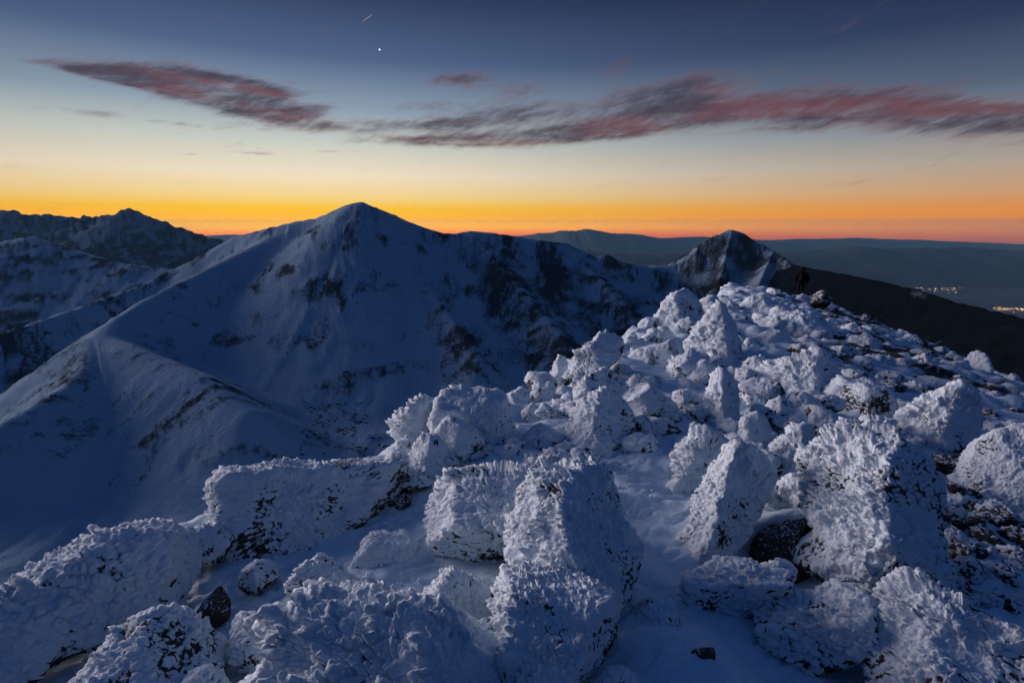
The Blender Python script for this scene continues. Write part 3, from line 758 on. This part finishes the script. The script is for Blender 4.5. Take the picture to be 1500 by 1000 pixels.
# ------------------------------------------------------------------ mountains
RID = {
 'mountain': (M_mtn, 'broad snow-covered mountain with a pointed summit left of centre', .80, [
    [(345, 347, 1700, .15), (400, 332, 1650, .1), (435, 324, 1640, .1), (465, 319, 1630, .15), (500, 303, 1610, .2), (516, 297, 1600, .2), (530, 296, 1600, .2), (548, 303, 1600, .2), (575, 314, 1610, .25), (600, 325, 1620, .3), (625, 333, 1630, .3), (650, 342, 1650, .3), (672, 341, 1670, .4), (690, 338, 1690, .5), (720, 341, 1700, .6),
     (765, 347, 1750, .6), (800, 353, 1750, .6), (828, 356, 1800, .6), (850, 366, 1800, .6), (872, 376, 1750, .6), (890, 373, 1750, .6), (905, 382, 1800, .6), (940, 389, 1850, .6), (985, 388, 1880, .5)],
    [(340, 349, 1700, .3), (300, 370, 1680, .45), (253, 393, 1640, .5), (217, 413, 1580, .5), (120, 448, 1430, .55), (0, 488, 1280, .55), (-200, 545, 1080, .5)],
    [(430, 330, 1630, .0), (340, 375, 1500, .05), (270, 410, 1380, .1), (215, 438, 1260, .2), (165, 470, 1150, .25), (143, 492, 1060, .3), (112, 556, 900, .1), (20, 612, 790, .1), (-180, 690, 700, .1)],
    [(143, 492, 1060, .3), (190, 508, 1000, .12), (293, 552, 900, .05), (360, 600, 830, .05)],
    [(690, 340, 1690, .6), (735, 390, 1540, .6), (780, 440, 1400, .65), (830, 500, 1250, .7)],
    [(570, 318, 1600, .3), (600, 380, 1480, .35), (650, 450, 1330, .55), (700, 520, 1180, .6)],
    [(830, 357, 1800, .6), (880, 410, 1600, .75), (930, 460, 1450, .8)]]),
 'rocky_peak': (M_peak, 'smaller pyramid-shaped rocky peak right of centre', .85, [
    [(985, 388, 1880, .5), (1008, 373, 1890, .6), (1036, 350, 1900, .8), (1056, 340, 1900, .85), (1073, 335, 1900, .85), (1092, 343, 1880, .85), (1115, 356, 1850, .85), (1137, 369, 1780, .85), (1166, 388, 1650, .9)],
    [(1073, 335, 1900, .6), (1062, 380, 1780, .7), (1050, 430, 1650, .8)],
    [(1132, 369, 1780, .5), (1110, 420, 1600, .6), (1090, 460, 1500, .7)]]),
 'scrub_ridge': (M_dark, 'black scrub-covered ridge falling away to the right', .72, [
    [(1166, 388, 1650, 1.), (1205, 395, 1450, 1.), (1280, 409, 1200, 1.), (1330, 421, 1030, 1.), (1365, 430, 940, 1.), (1396, 441, 860, 1.), (1430, 449, 780, 1.), (1460, 457, 700, 1.), (1500, 466, 600, 1.), (1600, 495, 520, 1.), (1900, 600, 450, 1.)]]),
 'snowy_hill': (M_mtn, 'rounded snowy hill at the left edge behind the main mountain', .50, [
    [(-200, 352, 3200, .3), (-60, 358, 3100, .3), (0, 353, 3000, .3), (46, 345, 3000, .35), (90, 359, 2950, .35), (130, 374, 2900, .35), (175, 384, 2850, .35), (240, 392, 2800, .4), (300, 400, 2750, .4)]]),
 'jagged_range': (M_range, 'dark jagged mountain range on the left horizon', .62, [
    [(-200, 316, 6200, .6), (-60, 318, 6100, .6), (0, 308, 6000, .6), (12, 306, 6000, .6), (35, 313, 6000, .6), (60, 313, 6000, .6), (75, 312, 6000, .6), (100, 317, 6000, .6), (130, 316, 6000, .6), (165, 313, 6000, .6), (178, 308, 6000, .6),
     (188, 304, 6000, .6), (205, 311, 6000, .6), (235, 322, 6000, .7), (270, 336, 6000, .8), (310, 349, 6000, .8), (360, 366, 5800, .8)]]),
}
na_, nr_ = 940, 380
azs = np.linspace(rad(-50), rad(50), na_); rr_ = np.geomspace(130, 9000, nr_)
RR, AA = np.meshgrid(rr_, azs, indexing='ij')
X = (RR * np.sin(AA)).ravel(); Y = (RR * np.cos(AA)).ravel(); Rf = RR.ravel()
P3 = np.stack([X, Y, np.zeros_like(X)], 1)
wob = 1 + 0 * X
warp = np.stack([fbm(P3 / 260., 4, 51), fbm(P3 / 260. + 40, 4, 52)], 1)
best = np.full(len(X), -1e9); lse = None
bid = np.zeros(len(X), int); bu = np.zeros(len(X)); bd = np.zeros(len(X)); brk = np.zeros(len(X))
names = list(RID)
vals = []
for k, nm in enumerate(names):
    _, _, kk, lines = RID[nm]
    for li_, ln in enumerate(lines):
        pts = np.array([[*at(a, b, t), rk] for a, b, t, rk in ln])
        u0 = 1000. * (k * 7 + li_)
        v_best = np.full(len(X), -1e9); vu = np.zeros(len(X)); vd = np.zeros(len(X)); vr = np.zeros(len(X))
        # warp grows away from the crest so that the skyline keeps its place
        for a, b in zip(pts[:-1], pts[1:]):
            e = b[:2] - a[:2]; L2 = e @ e
            s = np.clip(((X - a[0]) * e[0] + (Y - a[1]) * e[1]) / L2, 0, 1)
            qx, qy = a[0] + s * e[0], a[1] + s * e[1]
            d = np.hypot(X - qx, Y - qy)
            wr = 20. if (nm == 'mountain' and li_ in (2, 3)) else (1. if nm != 'mountain' else 10.)
            ds = np.sqrt(d * d + wr * wr) - wr
            zc = a[2] + s * (b[2] - a[2])
            B = zc + 1300.
            val = zc - B * (1 - np.exp(-kk * ds / B))
            nb = val > v_best
            v_best = np.where(nb, val, v_best)
            vu = np.where(nb, u0 + s * math.sqrt(L2), vu); vd = np.where(nb, d, vd)
            side = 1 / (1 + np.exp(np.clip((e[0] * (Y - a[1]) - e[1] * (X - a[0])) / math.sqrt(L2) / 18., -30, 30)))
            vr = np.where(nb, a[3] + s * (b[3] - a[3]) + (.34 * side if (nm == 'mountain' and li_ == 2) else 0), vr)
            u0 += math.sqrt(L2)
        vals.append(v_best)
        nb = v_best > best
        best = np.where(nb, v_best, best); bid = np.where(nb, k, bid)
        bu = np.where(nb, vu, bu); bd = np.where(nb, vd, bd); brk = np.where(nb, vr, brk)
# the bowl of the valley and the foot of our own ridge
fc = at(250, 780, 560)
db = np.hypot((X - fc[0]) / 1.0, (Y - fc[1]) / 1.2)
bowl = -395 - np.maximum(0, db - 520) * .7 + 18 * fbm(P3 / 300., 4, 61)
own = -40 - .95 * np.abs(X - .55 * Y) * .9 - .25 * Y
for vv in (bowl, own):
    vals.append(vv)
    nb = vv > best
    best = np.where(nb, vv, best); bid = np.where(nb, len(names), bid); brk = np.where(nb, .12, brk); bd = np.where(nb, 400., bd)
    bu = np.where(nb, X, bu)
S = np.stack(vals); mx = S.max(0)
Z = mx + 14 * np.log(np.exp((S - mx) / 14).sum(0)) - 0
Z = np.where(bd < 60, mx + (Z - mx) * bd / 60, Z)
srt = np.sort(S, 0); sep12 = np.clip((srt[-1] - srt[-2]) / 35., 0, 1); sep12 = sep12 * sep12 * (3 - 2 * sep12)
grow = np.clip(bd / 120., 0, 1) * sep12
skew = bd * .25 + 60 * warp[:, 0]
gul = fbm(np.stack([(bu + skew) / 55., bd / 420., bid * 5.], 1), 5, 71, .55)
gul2 = fbm(np.stack([(bu + skew) / 16., bd / 130., bid * 3.], 1), 4, 75, .55)
smooth_z = np.exp(-bd / 700.)
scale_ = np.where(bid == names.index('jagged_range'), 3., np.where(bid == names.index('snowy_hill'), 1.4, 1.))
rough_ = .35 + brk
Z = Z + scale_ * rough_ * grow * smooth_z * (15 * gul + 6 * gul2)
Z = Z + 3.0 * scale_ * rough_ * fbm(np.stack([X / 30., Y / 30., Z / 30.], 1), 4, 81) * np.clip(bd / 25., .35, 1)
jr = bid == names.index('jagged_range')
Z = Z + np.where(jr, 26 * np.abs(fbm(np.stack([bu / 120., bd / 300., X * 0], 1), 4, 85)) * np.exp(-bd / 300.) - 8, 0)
Z = np.maximum(Z, -1295)
# bare rock and scrub: ribs left by the wind, down the fall line
pat = fbm(np.stack([(bu + skew) / 20., bd / 90., bid * 2.], 1), 5, 91, .68)
pat2 = fbm(np.stack([X / 120., Y / 120., Z / 60.], 1), 6, 95, .62)
pat = pat * (.25 + .75 * sep12); gul2 = gul2 * sep12
bare = .55 * pat + .45 * pat2 + .5 * gul2 * .5 + (brk - .62) * .85 + .12 + .5 * np.clip(bd - 450, 0, 300) / 300 * (brk > .3) * .5
bare = np.clip(.43 + bare * .62, 0, 1)
bare = np.where(bid == names.index('scrub_ridge'), np.clip(1.02 + .35 * pat2 - .5 * sstep(bd, 60, 260) * np.clip(pat2 + .25, 0, 1) * (bu - 14000 < 900), .45, 1), bare)
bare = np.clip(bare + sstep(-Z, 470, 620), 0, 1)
bare = np.where((bid == len(names)) & (Z > -500), np.clip(.1 + .55 * (pat2 - .25) + .2 * gul2, 0, 1), bare)
V = np.stack([X, Y, Z], 1)
Q = grid_quads(nr_, na_)
qb = bid[Q[:, 0]]
obs = {}
for k, nm in enumerate(names + ['valley_floor']):
    sel = Q[qb == k]
    if not len(sel): continue
    idx, invq = np.unique(sel.ravel(), return_inverse=True)
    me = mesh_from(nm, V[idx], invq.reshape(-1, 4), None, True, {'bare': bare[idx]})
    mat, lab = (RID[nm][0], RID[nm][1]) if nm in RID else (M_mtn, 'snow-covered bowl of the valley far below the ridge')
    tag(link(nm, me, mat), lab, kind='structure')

# dwarf pines: dark dots low on the mountain slope
def hit_terrain(px, py):
    d = ray(px, py); d = d / np.linalg.norm(d)
    az = math.atan2(d[0], d[1]); c = int(round((az - azs[0]) / (azs[1] - azs[0])))
    if c < 0 or c >= na_: return None
    col = Z.reshape(nr_, na_)[:, c]
    zr = rr_ * d[2] / math.hypot(d[0], d[1])
    b = np.nonzero(zr < col)[0]
    if not len(b): return None
    i = max(1, b[0]); g0, g1 = zr[i - 1] - col[i - 1], zr[i] - col[i]
    f = g0 / (g0 - g1 + 1e-9); f = min(1, max(0, f))
    r = rr_[i - 1] + f * (rr_[i] - rr_[i - 1])
    az = math.atan2(d[0], d[1])
    return np.array([r * math.sin(az), r * math.cos(az), col[i - 1] + f * (col[i] - col[i - 1])])
rs2 = np.random.RandomState(5)
ico_v = np.array([(0, 0, 1.), (.9, 0, .35), (.28, .85, .35), (-.72, .53, .35), (-.72, -.53, .35), (.28, -.85, .35), (.9, .3, -.3), (-.3, .95, -.3), (-.95, -.1, -.3), (0, -.95, -.3)])
ico_f = np.array([(0, 1, 2), (0, 2, 3), (0, 3, 4), (0, 4, 5), (0, 5, 1), (1, 6, 2), (2, 6, 7), (2, 7, 3), (3, 7, 8), (3, 8, 4), (4, 8, 9), (4, 9, 5), (5, 9, 6), (5, 6, 1)])
VV, FF, cnt = [], [], 0
for k in range(520):
    c = rs2.rand()
    px = 440 + 130 * rs2.beta(1.4, 1.4) ; py = 608 + (px - 440) * .35 + rs2.normal(0, 20)
    if vnoise(np.array([[px / 14., py / 9., 0]]), 3)[0] < -.1: continue
    p = hit_terrain(px, py)
    if p is None: continue
    s = rs2.uniform(1.0, 3.2)
    VV.append(p + ico_v * [s * rs2.uniform(.8, 1.8), s, s * .6] * rs2.uniform(.8, 1.2, (10, 1))); FF.append(ico_f + cnt); cnt += 10
M_pine, N_, b_ = material('dwarf_pine_needles')
N_.put(b_.inputs['Base Color'], N_.mix(N_.noise(N_.n('ShaderNodeNewGeometry').outputs['Position'], .3), (.012, .018, .014, 1), (.03, .04, .03, 1)))
b_.inputs['Roughness'].default_value = .9
if VV:
    me = mesh_from('dwarf_pine_scrub', np.concatenate(VV), np.zeros((0, 4), int), np.concatenate(FF), False)
    tag(link('dwarf_pine_scrub', me, M_pine), 'scattered dark dwarf pine bushes on the lower mountain slope', 'shrubs', kind='stuff')

# ------------------------------------------------------------------ far plain and far hills
M_plain, N_, b_ = material('far_plain_fields')
pos = N_.n('ShaderNodeNewGeometry').outputs['Position']
N_.put(b_.inputs['Base Color'], N_.mix(N_.smooth(N_.noise(pos, .0006, 6), .35, .65), (.035, .05, .06, 1), (.06, .08, .095, 1)))
b_.inputs['Roughness'].default_value = .95
ns = 60
xs = np.linspace(-40000, 40000, ns); ys = np.linspace(-20000, 27500, ns)
gx, gy = np.meshgrid(xs, ys)
me = mesh_from('plain', np.stack([gx.ravel(), gy.ravel(), np.full(gx.size, -1300.)], 1), grid_quads(ns, ns))
tag(link('plain', me, M_plain), 'dark hazy lowland plain beyond the mountains', kind='structure')
M_hill, N_, b_ = material('far_forest_hills')
pos = N_.n('ShaderNodeNewGeometry').outputs['Position']
N_.put(b_.inputs['Base Color'], N_.mix(N_.noise(pos, .0012, 6), (.02, .028, .03, 1), (.06, .07, .075, 1)))
b_.inputs['Roughness'].default_value = .95
def hill(name, label, pts, width):
    pts = np.array([at(a, b, t * .8) for a, b, t in pts])
    n = 420
    s = np.linspace(0, len(pts) - 1, n)
    C = np.stack([np.interp(s, np.arange(len(pts)), pts[:, k]) for k in range(3)], 1)
    C[:, 2] += 40 * fbm(np.stack([s * 2.2, s * 0, s * 0 + len(label)], 1), 5, 7)
    m = 30
    f = np.linspace(-1, 1, m)
    V = []
    for w_ in f:
        row = C.copy(); row[:, 1] += w_ * width
        row[:, 2] = -1305 + (C[:, 2] + 1305) * (1 - abs(w_)) ** 1.1
        row[:, 2] += 110 * fbm(np.stack([row[:, 0] / 1500, row[:, 1] / 1500, row[:, 0] * 0], 1), 4, 9) * min(1, abs(w_) * 4) * (1 - abs(w_))
        V.append(row)
    me = mesh_from(name, np.concatenate(V), grid_quads(m, n))
    tag(link(name, me, M_hill), label, kind='structure')
hill('far_hills', 'long line of blue hills on the far horizon', [(-300, 346, 34000), (200, 345, 34000), (330, 342, 34000), (420, 343, 34000), (640, 344, 33000), (700, 344, 32000), (760, 346, 31000), (800, 340, 30000), (830, 336, 29000),
     (855, 335, 29000), (890, 338, 29000), (930, 343, 29500), (970, 347, 30000), (1030, 345, 31000), (1100, 350, 31000), (1150, 351, 32000), (1240, 348, 32000), (1300, 350, 32000), (1400, 353, 32000), (1500, 357, 32000), (1800, 357, 32000)], 5000)
hill('near_hills', 'lower dark hill range in the haze in front of the horizon', [(700, 372, 17000), (860, 366, 17000), (960, 372, 17000), (1060, 374, 17000), (1160, 366, 17500), (1250, 361, 17500), (1340, 363, 17500), (1430, 362, 17500), (1520, 366, 17000), (1800, 366, 17000)], 3500)

# town lights
M_lamp, N_, b_ = material('warm_lamp_glow')
b_.inputs['Base Color'].default_value = (.1, .08, .05, 1)
b_.inputs['Emission Color'].default_value = (1., .62, .30, 1); b_.inputs['Emission Strength'].default_value = 4.5
def lights(label, n, fx, seed):
    r = np.random.RandomState(seed); VV, FF, c = [], [], 0
    for k in range(n):
        px, py = fx(r); d = ray(px, py); t = -1288. / d[2]
        s = r.uniform(1.8, 4.2) if r.rand() < .88 else r.uniform(5., 7.5)
        VV.append(d * t + ico_v * s); FF.append(ico_f + c); c += 10
    me = mesh_from('town_lights', np.concatenate(VV), np.zeros((0, 4), int), np.concatenate(FF), False)
    tag(link('town_lights', me, M_lamp), label, 'town lights', kind='stuff')
def f1(r):
    x = r.uniform(1330, 1410) if r.rand() < .9 else r.uniform(1325, 1445); return x, 419 + 2.6 * r.normal() + (x - 1370) * .02 + (5 if r.rand() < .18 else 0)
def f2(r):
    x = r.uniform(1456, 1500); return x, 452.5 + 1.6 * r.normal() + (x - 1475) * .02
lights('glittering orange lights of a town in the hazy valley on the right', 150, f1, 3)
lights('second smaller string of town lights at the right edge', 60, f2, 4)

# ------------------------------------------------------------------ things in the sky
M_star, N_, b_ = material('star_glow')
b_.inputs['Emission Color'].default_value = (1., .95, .88, 1); b_.inputs['Emission Strength'].default_value = 3.
p = at(556, 73, 90000)
import bmesh
bm = bmesh.new(); bmesh.ops.create_icosphere(bm, subdivisions=2, radius=105)
me = bpy.data.meshes.new('bright_star'); bm.to_mesh(me); bm.free()
tag(link('bright_star', me, M_star, loc=p), 'bright white star shining alone high above the summit', 'star')
M_trail, N_, b_ = material('contrail_ice')
tl_ = N_.n('ShaderNodeBsdfTranslucent'); tl_.inputs[0].default_value = (.9, .8, .78, 1)
N_.link(tl_.outputs[0], [n_ for n_ in M_trail.node_tree.nodes if n_.type == 'OUTPUT_MATERIAL'][0].inputs[0])
a = at(531, 32, 60000); b2 = at(546, 21, 60000)
ax = (b2 - a); Lx = np.linalg.norm(ax); ax /= Lx
e1 = np.cross(ax, [0, 0, 1.]); e1 /= np.linalg.norm(e1); e2 = np.cross(ax, e1)
VV = []
for s in np.linspace(0, 1, 14):
    rr0 = 26 * math.sin(math.pi * min(.98, .05 + s * .93)) ** .6 + 3
    for k in range(8):
        th = k * math.pi / 4
        VV.append(a + ax * Lx * s + (e1 * math.cos(th) + e2 * math.sin(th)) * rr0)
q = [(i * 8 + k, i * 8 + (k + 1) % 8, (i + 1) * 8 + (k + 1) % 8, (i + 1) * 8 + k) for i in range(13) for k in range(8)]
c0 = a
me = mesh_from('contrail', np.array(VV) - c0, np.array(q))
tag(link('contrail', me, M_trail, loc=c0), 'short thin contrail streak high in the sky above the star', 'contrail')

# ------------------------------------------------------------------ the person on the far crest
def skin(name, pts, edges, mat, parent, root=0, levels=1):
    me = bpy.data.meshes.new(name)
    me.from_pydata([p[:3] for p in pts], edges, [])
    o = bpy.data.objects.new(name, me); COL.objects.link(o)
    sm = o.modifiers.new('skin', 'SKIN'); sm.use_smooth_shade = True
    for i, p in enumerate(pts):
        sv = me.skin_vertices[0].data[i]
        sv.radius = (p[3], p[4] if len(p) > 4 else p[3]); sv.use_root = (i == root)
    ss = o.modifiers.new('subsurf', 'SUBSURF'); ss.levels = ss.render_levels = levels
    me.materials.append(mat)
    if parent: o.parent = parent
    return o
def plain_mat(name, c, rough=.8, nscale=40):
    m, N, b = material(name)
    pos = N.n('ShaderNodeNewGeometry').outputs['Position']
    c2 = tuple(v * 1.6 for v in c)
    N.put(b.inputs['Base Color'], N.mix(N.noise(pos, nscale), (*c, 1), (*c2, 1)))
    b.inputs['Roughness'].default_value = rough
    b.inputs['Specular IOR Level'].default_value = 0.0
    return m
M_cloth = plain_mat('dark_trousers', (.010, .011, .015))
M_jack = plain_mat('dark_down_jacket', (.009, .009, .013))
M_pack = plain_mat('dark_backpack', (.012, .012, .012))
foot = hit_ground(1171, 437, 8, 60)
if foot is None: foot = at(1171, 437, 26)
PSC = float((foot @ F_)) * 46 / 750 / 1.80 * 1.02
pe = bpy.data.objects.new('person', None); COL.objects.link(pe)
pe.location = foot - np.array([0, 0, .04]); pe.rotation_euler = (0, 0, rad(-25)); pe.scale = (PSC,) * 3
tag(pe, 'person in dark winter clothes standing with their back to us on the far crest', 'person')
body_p = [(0, 0, .98, .16, .12), (0, .0, 1.15, .15, .11), (0, .01, 1.35, .18, .12), (0, .0, 1.48, .10, .09), (0, .02, 1.56, .06, .06), (0, .03, 1.66, .095, .11), (0, .02, 1.75, .085, .09),
          (.20, 0, 1.43, .075), (.29, -.02, 1.17, .055), (.27, .07, .95, .042), (.26, .10, .86, .04, .025),
          (-.20, 0, 1.43, .075), (-.29, -.02, 1.17, .055), (-.27, .07, .95, .042), (-.26, .10, .86, .04, .025),
          (.10, 0, .88, .095), (.12, .02, .50, .065), (.13, -.02, .10, .05), (.14, .12, .04, .045, .035),
          (-.10, 0, .88, .095), (-.12, .02, .50, .065), (-.13, -.02, .10, .05), (-.14, .12, .04, .045, .035)]
body_e = [(0, 1), (1, 2), (2, 3), (3, 4), (4, 5), (5, 6), (2, 7), (7, 8), (8, 9), (9, 10), (2, 11), (11, 12), (12, 13), (13, 14), (0, 15), (15, 16), (16, 17), (17, 18), (0, 19), (19, 20), (20, 21), (21, 22)]
skin('body', body_p, body_e, M_cloth, pe, levels=2)
jack_p = [(0, 0, .86, .25, .20), (0, 0, 1.10, .24, .18), (0, .01, 1.33, .26, .18), (0, 0, 1.50, .13, .12),
          (.21, 0, 1.43, .10), (.305, -.02, 1.17, .085), (.285, .06, .97, .065), (-.21, 0, 1.43, .10), (-.305, -.02, 1.17, .085), (-.285, .06, .97, .065)]
skin('jacket', jack_p, [(0, 1), (1, 2), (2, 3), (2, 4), (4, 5), (5, 6), (2, 7), (7, 8), (8, 9)], M_jack, pe, levels=2)
skin('hood', [(0, -.02, 1.55, .11, .11), (0, .0, 1.68, .13, .13), (0, .01, 1.77, .10, .10)], [(0, 1), (1, 2)], M_jack, pe, levels=2)
skin('backpack', [(0, -.20, 1.05, .15, .10), (0, -.22, 1.25, .16, .11), (0, -.19, 1.46, .12, .08)], [(0, 1), (1, 2)], M_pack, pe, levels=2)

# ------------------------------------------------------------------ haze
M_haze = bpy.data.materials.new('haze_air'); M_haze.use_nodes = True
t = M_haze.node_tree; t.nodes.clear()
pv = t.nodes.new('ShaderNodeVolumePrincipled'); ou = t.nodes.new('ShaderNodeOutputMaterial')
t.links.new(pv.outputs[0], ou.inputs['Volume'])
pv.inputs['Color'].default_value = (.22, .50, .74, 1)
pv.inputs['Density'].default_value = 1.9e-5
pv.inputs['Anisotropy'].default_value = 0.0
x0, x1, y0, y1, z0, z1 = -41000, 41000, -21000, 32500, -1301, 245
hv = np.array([(x, y, z) for x in (x0, x1) for y in (y0, y1) for z in (z0, z1)], float)
hq = np.array([(0, 1, 3, 2), (4, 6, 7, 5), (0, 4, 5, 1), (2, 3, 7, 6), (0, 2, 6, 4), (1, 5, 7, 3)])
me = mesh_from('haze', hv, hq, None, False)
tag(link('haze', me, M_haze), 'thin blue dusk haze over the lowland', kind='stuff')
